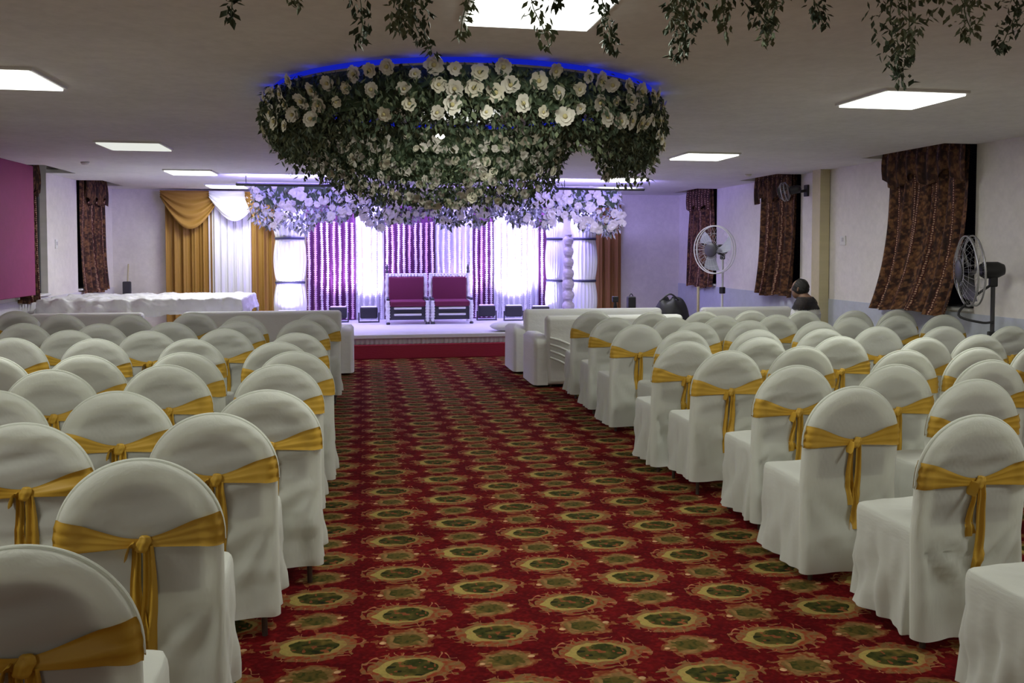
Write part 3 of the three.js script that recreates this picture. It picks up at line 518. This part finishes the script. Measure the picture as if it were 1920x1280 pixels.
  const legs = [[-0.19, 0.0], [0.19, 0.0], [-0.19, -0.40], [0.19, -0.40]].map(([x, z]) => rod([x, 0, z], [x * 0.96, 0.44, z * 0.97], 0.012, 0.012, 8));
  const pipe = []; for (let i = 0; i <= 26; i++) { const a = i / 26 * Math.PI, y = spring + (top - spring) * Math.sin(a); pipe.push([-W * Math.cos(a), y, lean(y)]); } pipe.unshift([-W, 0.665, lean(0.665)]); pipe.push([W, 0.665, lean(0.665)]);
  return { piping: tube(pipe, 0.0075, 64, 6), back: merge([back, front]), seat, pad, cushion, sash: merge([sashRear, sashFront]), knot, tails: [tail(0.026, [0.42, 0.38, 0.34, 0.4][variant], 0.055, seed), tail(-0.010, [0.30, 0.33, 0.4, 0.22][variant], 0.042, seed + 2)], legs };
}
const protoChairs = [0, 1, 2, 3].map(v => {
  const p = chairParts(v), o = new THREE.Group();
  part('back_cover', p.back, M.cover, o); part('piping', p.piping, M.cover, o, 'rim seam'); part('seat_cover', p.seat, M.cover, o);
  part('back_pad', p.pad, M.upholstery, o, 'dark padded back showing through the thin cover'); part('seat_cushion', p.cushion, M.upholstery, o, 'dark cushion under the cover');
  const s = part('sash', p.sash, M.sash, o, 'gold satin sash'); part('bow_knot', p.knot, M.sash, s); for (const t of p.tails) part('sash_tail', t, M.sash, s);
  for (const l of p.legs) part('leg', l, M.leg, o, 'dark metal leg');
  return o;
});
const chairRows = {
  left: [[[-0.76, -2.08]], [[-0.70, -2.87]], [[-0.60, -3.61], [-1.28, -3.53]], [[-0.45, -4.16], [-1.13, -4.24], [-1.72, -4.37]], [[-0.48, -5.06], [-1.11, -5.16], [-1.69, -5.06]], [[-0.44, -5.70], [-1.13, -5.76], [-1.71, -5.72], [-2.28, -5.77]], [[-0.60, -6.30], [-1.25, -6.62], [-1.95, -6.75], [-2.57, -6.92]], [[-0.52, -6.95], [-1.14, -7.42], [-1.72, -7.33], [-2.36, -7.5]], [[-0.56, -8.27], [-1.14, -8.19], [-1.72, -8.17], [-2.30, -8.1], [-2.98, -8.28]], [[-0.48, -9.01], [-1.18, -8.84], [-1.75, -9.4], [-2.32, -9.18], [-3.02, -9.38], [-3.66, -9.95]]],
  right: [[[2.32, -2.25]], [[2.40, -3.05]], [[2.32, -3.78], [3.06, -3.88]], [[2.42, -4.52], [3.00, -4.46], [3.68, -4.54]], [[2.34, -5.25], [2.94, -5.40], [3.5, -5.1], [4.06, -5.12], [4.73, -5.32]], [[2.28, -5.83], [2.93, -6.0], [3.56, -5.97], [4.13, -5.77], [4.70, -5.9]], [[2.56, -6.6], [3.19, -6.58], [3.76, -6.55], [4.33, -6.66], [4.9, -6.58], [5.47, -6.5]], [[2.38, -7.22], [2.96, -7.33], [3.53, -7.45], [4.1, -7.25], [4.66, -7.6], [5.22, -7.7], [5.77, -7.75]], [[2.40, -8.0], [2.96, -7.91], [3.52, -8.03], [4.11, -8.04]], [[2.44, -8.88], [3.0, -8.63], [3.56, -8.61], [4.12, -8.64], [4.66, -8.52], [5.21, -8.44], [5.75, -8.48]]],
};
{
  const ord = ['first', 'second', 'third', 'fourth', 'fifth', 'sixth', 'seventh', 'eighth', 'ninth', 'tenth'], r = rng(9);
  for (const side of ['left', 'right']) chairRows[side].forEach((row, i) => row.forEach(([x, z], k) => {
    let v = Math.floor(r() * 4); if (side === 'left' && k === 0) v = 2; if (side === 'right' && i === 1) v = 3; if (side === 'left' && i === 0) v = 1; if (side === 'left' && i === 1) v = 0;
    const o = protoChairs[v].clone(); o.name = numbered('banquet_chair'); scene.add(o);
    o.position.set(x, 0, z); o.rotation.y = (r() - 0.5) * 0.10;
    const seatWord = k === 0 ? 'aisle seat' : `${ord[k]} from aisle`;
    o.userData = { label: `white chair with gold sash, ${side} block, ${ord[i]} row from camera, ${seatWord}`, category: 'chair', group: `covered chairs in the ${side} block` };
  }));
}

// ================================================================ sofas in the front rows
function sofa(x0, x1, z, label, folds) {                                  // back towards the camera at z, seat towards the stage
  const L = x1 - x0, s = thing('covered_sofa', label, 'sofa', [(x0 + x1) / 2, 0, z], 0, 'white covered sofas before the stage');
  const wob = (g, a, seed) => { const p = g.attributes.position; for (let i = 0; i < p.count; i++) p.setZ(i, p.getZ(i) + a * vnoise(p.getX(i) * 6, p.getY(i) * 5, seed)); g.computeVertexNormals(); return g; };
  const bk = new RoundedBoxGeometry(L - 0.30, 0.80, 0.16, 6, 0.05); bk.translate(0, 0.43, -0.08); part('back', wob(bk, 0.02, 3), M.sofa, s);
  part('seat', rbox(L - 0.3, 0.40, 0.55, 0, 0.22, -0.42, 0.05, 4), M.sofa, s);
  for (const k of [-1, 1]) {
    const g = grid(60, 10, (u, v) => { const a = u * 6.2832, w = 0.10, d = 0.36, sx = Math.sign(Math.cos(a)) * Math.pow(Math.abs(Math.cos(a)), 0.4), sz = Math.sign(Math.sin(a)) * Math.pow(Math.abs(Math.sin(a)), 0.3), f = (1 - v) * (0.02 + 0.014 * Math.sin(u * 70)) + 1; const q = v > 0.86 ? 1 - (v - 0.86) * 7.1 : 1; return [(k * (L / 2 - 0.10)) + sx * w * f * q, v > 0.86 ? 0.60 + (v - 0.86) * 0.1 : lerp(0.03, 0.60, v / 0.86), -0.38 + sz * d * f * q]; }, true);
    part('arm', g, M.sofa, s);
  }
  if (folds) for (let i = 0; i < 4; i++) part('cloth_fold', tube([[-L / 2 + 0.19, 0.58 - i * 0.075, 0.0], [-L / 2 + 0.3, 0.55 - i * 0.08, 0.012], [-L / 2 + 0.42, 0.50 - i * 0.085, 0.0]], 0.014, 12, 8), M.sofa, s, 'slanting fold in the cover');
  for (const [lx, lz] of [[-1, -0.1], [1, -0.1], [-1, -0.62], [1, -0.62]]) part('leg', rod([lx * (L / 2 - 0.22), 0, lz], [lx * (L / 2 - 0.22), 0.08, lz], 0.02), M.leg, s);
}
sofa(-2.35, -0.12, -11.0, 'white covered sofa beside the aisle on the left', false);
sofa(-4.1, -2.5, -11.0, 'white covered sofa under the magenta panel', false);
sofa(1.90, 4.05, -10.75, 'white covered sofa in the right front row beside the aisle', false);
sofa(4.3, 5.88, -10.7, 'white covered sofa in the right front row by the wall', false);
sofa(1.94, 3.9, -9.62, 'white covered sofa with slanting folds in its back, right second row', true);

// ================================================================ buffet table on the left
{
  const t = thing('buffet_table', 'long buffet table under a crumpled white plastic sheet', 'table', [-2.86, 0, -12.62]);
  const L = 2.5, D = 1.5, H = 0.92;
  part('table_top', rbox(L - 0.05, 0.05, D - 0.05, 0, H - 0.05, 0), M.frameWhite, t);
  for (const [a, b] of [[-1, -1], [-1, 1], [1, -1], [1, 1]]) part('leg', rod([a * (L / 2 - 0.15), 0, b * (D / 2 - 0.15)], [a * (L / 2 - 0.15), H - 0.06, b * (D / 2 - 0.15)], 0.022), M.steel, t);
  part('plastic_sheet', grid(150, 90, (u, v) => {
    const ext = 0.5, x = (u - 0.5) * (L + ext), z = (v - 0.5) * (D + ext), ox = Math.max(0, Math.abs(x) - L / 2), oz = Math.max(0, Math.abs(z) - D / 2);
    const n = 0.035 * Math.abs(vnoise(x * 4, z * 5, 61)) + 0.02 * vnoise(x * 9, z * 9, 62) + 0.012 * Math.abs(vnoise(x * 21, z * 23, 63));
    return [Math.sign(x) * (Math.min(Math.abs(x), L / 2) + ox * 0.12 + (ox > 0 ? n * 0.6 : 0)), H + n + 0.012 - (ox + oz) * 0.85, Math.sign(z) * (Math.min(Math.abs(z), D / 2) + oz * 0.12 + (oz > 0 ? n * 0.8 : 0))];
  }), M.sheet, t, 'crumpled white plastic sheet');
}
// ================================================================ fans
function fanHead(parent, R, face, dark) {                                  // guard, blades, hub, motor; axis along +z of the head
  const h = new THREE.Group(); h.name = 'fan_head'; parent.add(h); h.rotation.set(...face);
  const wires = [];
  for (let i = 0; i < 28; i++) { const a = i / 28 * 6.2832, c = Math.cos(a), s = Math.sin(a); wires.push(tube([[0.05 * c, 0.05 * s, 0.10], [0.6 * R * c, 0.6 * R * s, 0.09], [R * c, R * s, 0.03], [R * c, R * s, -0.03], [0.6 * R * c, 0.6 * R * s, -0.08], [0.08 * c, 0.08 * s, -0.09]], 0.0013, 18, 4)); }
  for (const [q, z] of [[R, 0.03], [R, -0.03], [0.7 * R, 0.082], [0.4 * R, 0.097], [0.7 * R, -0.07]]) { const g = new THREE.TorusGeometry(q, q === R ? 0.009 : 0.0015, 6, 48); g.translate(0, 0, z); wires.push(g); }
  part('guard', wires, dark ? M.steel : M.fanWhite, h);
  for (let i = 0; i < 3; i++) { const b = part('blade', grid(6, 8, (u, v) => { const r = 0.05 + v * (R * 0.88 - 0.05), a = (u - 0.5) * (0.9 - 0.15 * v) + v * 0.35; return [r * Math.cos(a), r * Math.sin(a), (u - 0.5) * -0.07]; }), dark ? M.darkGrey : M.fanBlade, h); b.rotation.z = i * 2.094; }
  part('hub', lathe([[0, 0.125], [0.06, 0.12], [0.105, 0.108], [0.112, 0.095], [0, 0.09]], 22).rotateX(Math.PI / 2), M.darkGrey, h, 'dark hub disc');
  part('motor', lathe([[0, -0.30], [0.05, -0.29], [0.075, -0.24], [0.08, -0.12], [0.06, -0.09], [0, -0.09]], 18).rotateX(Math.PI / 2), dark ? M.black : M.darkGrey, h, 'dark motor housing');
  return h;
}
function pedestalFan(x, z, y, R, yaw, tilt, dark, label) {
  const f = thing('pedestal_fan', label, 'fan', [x, 0, z], yaw, 'pedestal fans by the right wall');
  part('base', lathe([[0, 0], [0.2, 0.002], [0.2, 0.02], [0.1, 0.045], [0.035, 0.06], [0, 0.06]], 26), dark ? M.black : M.darkGrey, f);
  part('pole', rod([0, 0.05, -0.2], [0, y - 0.06, -0.2], 0.02).translate(0, 0, 0.2), dark ? M.darkGrey : M.fanWhite, f);
  part('clamp', rbox(0.07, 0.1, 0.07, 0, y - 0.62, 0, 0.01), M.black, f);
  part('neck', rbox(0.06, 0.14, 0.07, 0, y - 0.08, -0.0, 0.015), M.black, f);
  const h = fanHead(f, R, [tilt, 0, 0], dark); h.position.set(0, y, 0.2);
  if (dark) part('cable', tube([[0, y - 0.1, -0.02], [-0.05, y - 0.28, 0.18], [0.02, y - 0.42, 0.3], [0.1, y - 0.48, 0.12], [0.02, y - 0.48, 0]], 0.012, 30, 6), M.black, f, 'looping black cable');
}
pedestalFan(5.42, -12.3, 1.60, 0.36, -1.05, 0.02, false, 'pale round pedestal fan between the two far curtains');
pedestalFan(5.84, -7.12, 1.40, 0.33, -1.95, 0.05, true, 'dark pedestal fan seen edge-on beside the largest curtain');
{
  const w = thing('wall_fan', 'small black wall fan at the top of the second curtain', 'fan', [6.1, 2.42, -11.02], -Math.PI / 2);
  part('bracket', [rbox(0.1, 0.16, 0.03, 0, 0, 0.016, 0.006), rod([0, 0, 0.02], [0, -0.02, 0.16], 0.02)], M.black, w);
  const h = fanHead(w, 0.17, [0.25, -0.7, 0], true); h.scale.setScalar(0.75); h.position.set(0, -0.02, 0.34);
}
// ================================================================ person
{
  const p = thing('person', 'person with short dark hair in dark vest, seated with head bowed left', 'person', [5.15, 0, -9.35], 0.75);
  // joints: local -z is where the person faces
  const J = { pel: [0, 0.50, 0.0], chest: [0, 0.84, 0.02], sh: [0, 0.97, 0.02], neck: [0, 1.03, 0.0], hd: [0, 1.12, -0.035] };
  const B = [[J.pel, J.chest, 0.155, 0.155], [J.chest, J.sh, 0.155, 0.10], [[-0.13, 0.95, 0.02], [0.13, 0.95, 0.02], 0.08, 0.08], [J.sh, J.hd, 0.06, 0.055]];
  for (const s of [-1, 1]) { B.push([[s * 0.17, 0.94, 0.02], [s * 0.21, 0.68, -0.06], 0.058, 0.046], [[s * 0.21, 0.68, -0.06], [s * 0.09, 0.66, -0.29], 0.045, 0.034], [[s * 0.09, 0.51, -0.02], [s * 0.12, 0.50, -0.42], 0.085, 0.062], [[s * 0.12, 0.50, -0.42], [s * 0.12, 0.09, -0.40], 0.058, 0.042], [[s * 0.12, 0.05, -0.38], [s * 0.13, 0.035, -0.55], 0.04, 0.033]); }
  const cap = (P, a, b, ra, rb) => { const ab = [b[0] - a[0], b[1] - a[1], b[2] - a[2]], ap = [P[0] - a[0], P[1] - a[1], P[2] - a[2]], t = clamp((ap[0] * ab[0] + ap[1] * ab[1] + ap[2] * ab[2]) / (ab[0] ** 2 + ab[1] ** 2 + ab[2] ** 2)); return Math.hypot(ap[0] - ab[0] * t, ap[1] - ab[1] * t, ap[2] - ab[2] * t) - lerp(ra, rb, t); };
  const smin = (a, b, k) => { const h = clamp(0.5 + 0.5 * (b - a) / k); return lerp(b, a, h) - k * h * (1 - h); };
  function march(res, c, half, field) {
    const mc = new MarchingCubes(res, new THREE.MeshBasicMaterial(), false, false, 160000); mc.isolation = 0;
    for (let k = 0; k < res; k++) for (let j = 0; j < res; j++) for (let i = 0; i < res; i++) { const q = [((i - res / 2) / (res / 2)) * half + c[0], ((j - res / 2) / (res / 2)) * half + c[1], ((k - res / 2) / (res / 2)) * half + c[2]]; mc.field[k * res * res + j * res + i] = -field(q); }
    mc.update(); const n = mc.count, g = new THREE.BufferGeometry(), P = new Float32Array(n * 3), N = new Float32Array(n * 3);
    for (let i = 0; i < n * 3; i++) { P[i] = mc.positionArray[i] * half + c[i % 3]; N[i] = mc.normalArray[i]; }
    g.setAttribute('position', new THREE.BufferAttribute(P, 3)); g.setAttribute('normal', new THREE.BufferAttribute(N, 3)); g.computeVertexNormals(); return clean(g);
  }
  const bodyF = q => { let d = 9; for (const [a, b, ra, rb] of B) d = smin(d, cap(q, a, b, ra, rb), 0.04); return d; };
  const body = march(96, [0, 0.56, -0.14], 0.62, bodyF);
  const hc = [0, 1.135, -0.05];
  const headF = q => {
    const x = q[0] - hc[0], y = q[1] - hc[1], z = q[2] - hc[2];
    let d = (Math.hypot(x / 0.075, (y - 0.012) / 0.1, z / 0.093) - 1) * 0.08;
    d = smin(d, (Math.hypot(x / 0.055, (y + 0.055) / 0.065, (z + 0.03) / 0.062) - 1) * 0.055, 0.03);       // jaw
    d = smin(d, cap(q, [0, hc[1] + 0.012, hc[2] - 0.09], [0, hc[1] - 0.02, hc[2] - 0.108], 0.008, 0.014), 0.014);   // nose
    for (const s of [-1, 1]) { d = smin(d, cap(q, [s * 0.076, hc[1] + 0.012, hc[2] + 0.005], [s * 0.08, hc[1] - 0.018, hc[2]], 0.014, 0.009), 0.008); d = Math.max(d, -(Math.hypot(q[0] - s * 0.032, q[1] - hc[1] - 0.006, q[2] - hc[2] + 0.098) - 0.014)); }
    d = Math.max(d, -(Math.hypot(q[0] / 2.6, (q[1] - hc[1] + 0.05) * 1.6, q[2] - hc[2] + 0.098) - 0.0095));   // mouth line
    return smin(d, cap(q, [0, 1.0, 0.0], [0, 1.09, -0.03], 0.056, 0.05), 0.02);
  };
  const head = march(84, hc, 0.17, headF);
  const hands = [];
  for (const s of [-1, 1]) {
    const w = [s * 0.09, 0.655, -0.29], pc = [s * 0.07, 0.645, -0.345], bones = [[w, pc, 0.026, 0.03], [[pc[0] - s * 0.02, pc[1], pc[2]], [pc[0] + s * 0.022, pc[1], pc[2]], 0.02, 0.02]];
    const fs = [[-0.03, 0.075], [-0.01, 0.085], [0.01, 0.08], [0.028, 0.065]];
    for (const [o, l] of fs) { const a = [pc[0] + s * o, pc[1], pc[2] - 0.02], b = [a[0], a[1] - 0.005, a[2] - l * 0.55], c2 = [b[0], b[1] - l * 0.35, b[2] - l * 0.15]; bones.push([a, b, 0.0092, 0.0085], [b, c2, 0.0085, 0.0075]); }
    bones.push([[pc[0] - s * 0.03, pc[1], pc[2] + 0.012], [pc[0] - s * 0.058, pc[1] + 0.004, pc[2] - 0.03], 0.011, 0.009]);
    hands.push(march(72, [pc[0], pc[1] - 0.01, pc[2] - 0.02], 0.12, q => { let d = 9; for (const [a, b, ra, rb] of bones) d = smin(d, cap(q, a, b, ra, rb), 0.006); return d; }));
  }
  part('body', [body, head, ...hands], M.skin, p);
  const shell = (y0, y1, off, keep) => { const src = body.attributes.position, nor = body.attributes.normal, P = []; for (let t = 0; t < src.count; t += 3) { const cy = (src.getY(t) + src.getY(t + 1) + src.getY(t + 2)) / 3, cx = (src.getX(t) + src.getX(t + 1) + src.getX(t + 2)) / 3, cz = (src.getZ(t) + src.getZ(t + 1) + src.getZ(t + 2)) / 3; if (!keep(cx, cy, cz)) continue; for (let k = 0; k < 3; k++) P.push(src.getX(t + k) + nor.getX(t + k) * off, src.getY(t + k) + nor.getY(t + k) * off, src.getZ(t + k) + nor.getZ(t + k) * off); } const g = new THREE.BufferGeometry(); g.setAttribute('position', new THREE.Float32BufferAttribute(P, 3)); g.computeVertexNormals(); return clean(g); };
  part('vest', shell(0, 0, 0.012, (x, y, z) => y > 0.90 && y < 1.035), M.vest, p, 'dark garment over the shoulders');
  part('shirt', shell(0, 0, 0.008, (x, y, z) => y >= 0.53 && y <= 0.905 && !(z < -0.24)), M.shirt, p, 'pale shirt');
  part('trousers', shell(0, 0, 0.007, (x, y, z) => (y < 0.56 && y > 0.1 && (y < 0.53 || z < -0.1)) && !(z < -0.24 && y > 0.6)), M.trouser, p);
  // shoes and hair
  for (const s of [-1, 1]) part('shoe', ball(0.05, s * 0.125, 0.042, -0.46, 0.95, 0.8, 2.2, 16, 10), M.black, p);
  part('hair', march(64, [hc[0], hc[1] + 0.03, hc[2]], 0.16, q => { const x = q[0] - hc[0], y = q[1] - hc[1], z = q[2] - hc[2]; const d = (Math.hypot(x / 0.085, (y - 0.016) / 0.108, (z - 0.006) / 0.102) - 1) * 0.085 + 0.003 * vnoise(x * 70, y * 70 + z * 60, 8); return Math.max(d, -(z + 0.052 + (y < 0.05 ? (0.05 - y) * 0.75 : (0.05 - y) * 0.5)), -(y + 0.065)); }), M.hair, p, 'short dark hair');
  // his chair
  const c = thing('stool', 'plain dark stool under the seated person', 'stool', [5.15, 0, -9.35], 0.75);
  part('seat', rbox(0.36, 0.04, 0.36, 0, 0.325, -0.0, 0.015), M.darkGrey, c);
  for (const [a, b] of [[-1, -1], [-1, 1], [1, -1], [1, 1]]) part('leg', rod([a * 0.16, 0, b * 0.16], [a * 0.14, 0.31, b * 0.14], 0.014), M.leg, c);
}
// ================================================================ clutter right of the stage and small things
{
  const b = thing('equipment_bag', 'large black domed equipment cover right of the stage', 'bag', [4.62, 0, -12.35]);
  part('cover', grid(48, 22, (u, v) => { const a = u * 6.2832, h = v, R = Math.cos(h * 1.5) ** 0.6, n = 1 + 0.08 * vnoise(Math.cos(a) * 3 + 5, Math.sin(a) * 3 + v * 4, 71); return [0.34 * R * n * Math.cos(a), 0.86 * Math.sin(h * 1.5708) * (1 + 0.03 * Math.sin(a * 5)), 0.28 * R * n * Math.sin(a)]; }, true), M.black, b);
  part('strap', tube([[-0.2, 0.82, 0.05], [-0.05, 0.93, 0.08], [0.1, 0.84, 0.06]], 0.014, 16, 6), M.darkGrey, b);
  const s = thing('slim_stand', 'slim beige pole standing beside the black equipment cover', 'stand', [5.38, 0, -13.15]);
  part('pole', rod([0, 0.02, 0], [0, 1.0, 0], 0.022), M.cream, s); part('base', lathe([[0, 0], [0.11, 0.002], [0.1, 0.02], [0.02, 0.035], [0, 0.035]], 20), M.darkGrey, s);
  for (const [x, z, l] of [[3.72, -12.3, 'small black tripod stand in front of the orange drape'], [3.97, -12.3, 'upright black case between tripod and equipment cover']]) {
    if (l.includes('tripod stand')) { const t = thing('tripod_stand', l, 'stand', [x, 0, z]); for (let i = 0; i < 3; i++) part('leg', rod([0.16 * Math.cos(i * 2.094 + 0.5), 0, 0.16 * Math.sin(i * 2.094 + 0.5)], [0, 0.82, 0], 0.016), M.black, t); part('head', rbox(0.09, 0.09, 0.07, 0, 0.86, 0, 0.015), M.black, t); }
    else { const t = thing('equipment_case', l, 'case', [x, 0, z]); part('body', rbox(0.12, 0.9, 0.12, 0, 0.45, 0, 0.02), M.black, t); part('handle', tube([[-0.03, 0.9, 0], [0, 0.94, 0], [0.03, 0.9, 0]], 0.008, 10, 6), M.darkGrey, t); }
  }
  const k = thing('cushion', 'white cushion lying on the stage edge beside the front sofa', 'cushion', [2.2, 0.35, -12.95], 0.3);
  part('body', grid(30, 30, (u, v) => { const a = u * 6.2832, t = (v - 0.5) * Math.PI, c = Math.cos(t), q = 1 / Math.pow(Math.pow(Math.abs(Math.cos(a)), 4) + Math.pow(Math.abs(Math.sin(a)), 4), 0.25); return [0.26 * c * q * Math.cos(a), 0.075 + 0.075 * Math.sin(t), 0.18 * c * q * Math.sin(a)]; }, true), M.drapeWhite, k);
  part('piping', tube(Array.from({ length: 32 }, (_, i) => { const a = i / 32 * 6.2832, q = 1 / Math.pow(Math.pow(Math.abs(Math.cos(a)), 4) + Math.pow(Math.abs(Math.sin(a)), 4), 0.25); return [0.262 * q * Math.cos(a), 0.075, 0.182 * q * Math.sin(a)]; }), 0.006, 80, 6, true), M.drapeWhite, k);
  const m = thing('mop', 'thin mop leaning upside down on the end wall left of the drapes', 'mop', [-4.05, 0, -15.72]);
  part('handle', rod([0, 0.0, 0.1], [0.02, 1.35, -0.12], 0.012), M.cream, m); part('head', rbox(0.14, 0.26, 0.06, 0.012, 0.92, -0.03, 0.02), M.darkGrey, m);
  const w = thing('wall_switch', 'small pale switch plate on the left wall between two windows', 'switch', [-4.3, 1.68, -13.1]);
  part('plate', rbox(0.014, 0.13, 0.09, 0.007, 0, 0, 0.005), M.frameWhite, w); part('rocker', rbox(0.01, 0.05, 0.04, 0.016, 0.01, 0, 0.003), M.skirt, w);
  const w2 = thing('wall_switch', 'small switch plate on the right wall beyond the cream pilaster', 'switch', [6.1, 1.72, -10.1]);
  part('plate', rbox(0.014, 0.12, 0.12, -0.007, 0, 0, 0.005), M.frameWhite, w2); part('rocker', rbox(0.01, 0.05, 0.04, -0.016, 0.01, 0, 0.003), M.skirt, w2);
}

renderer.render(scene, camera);
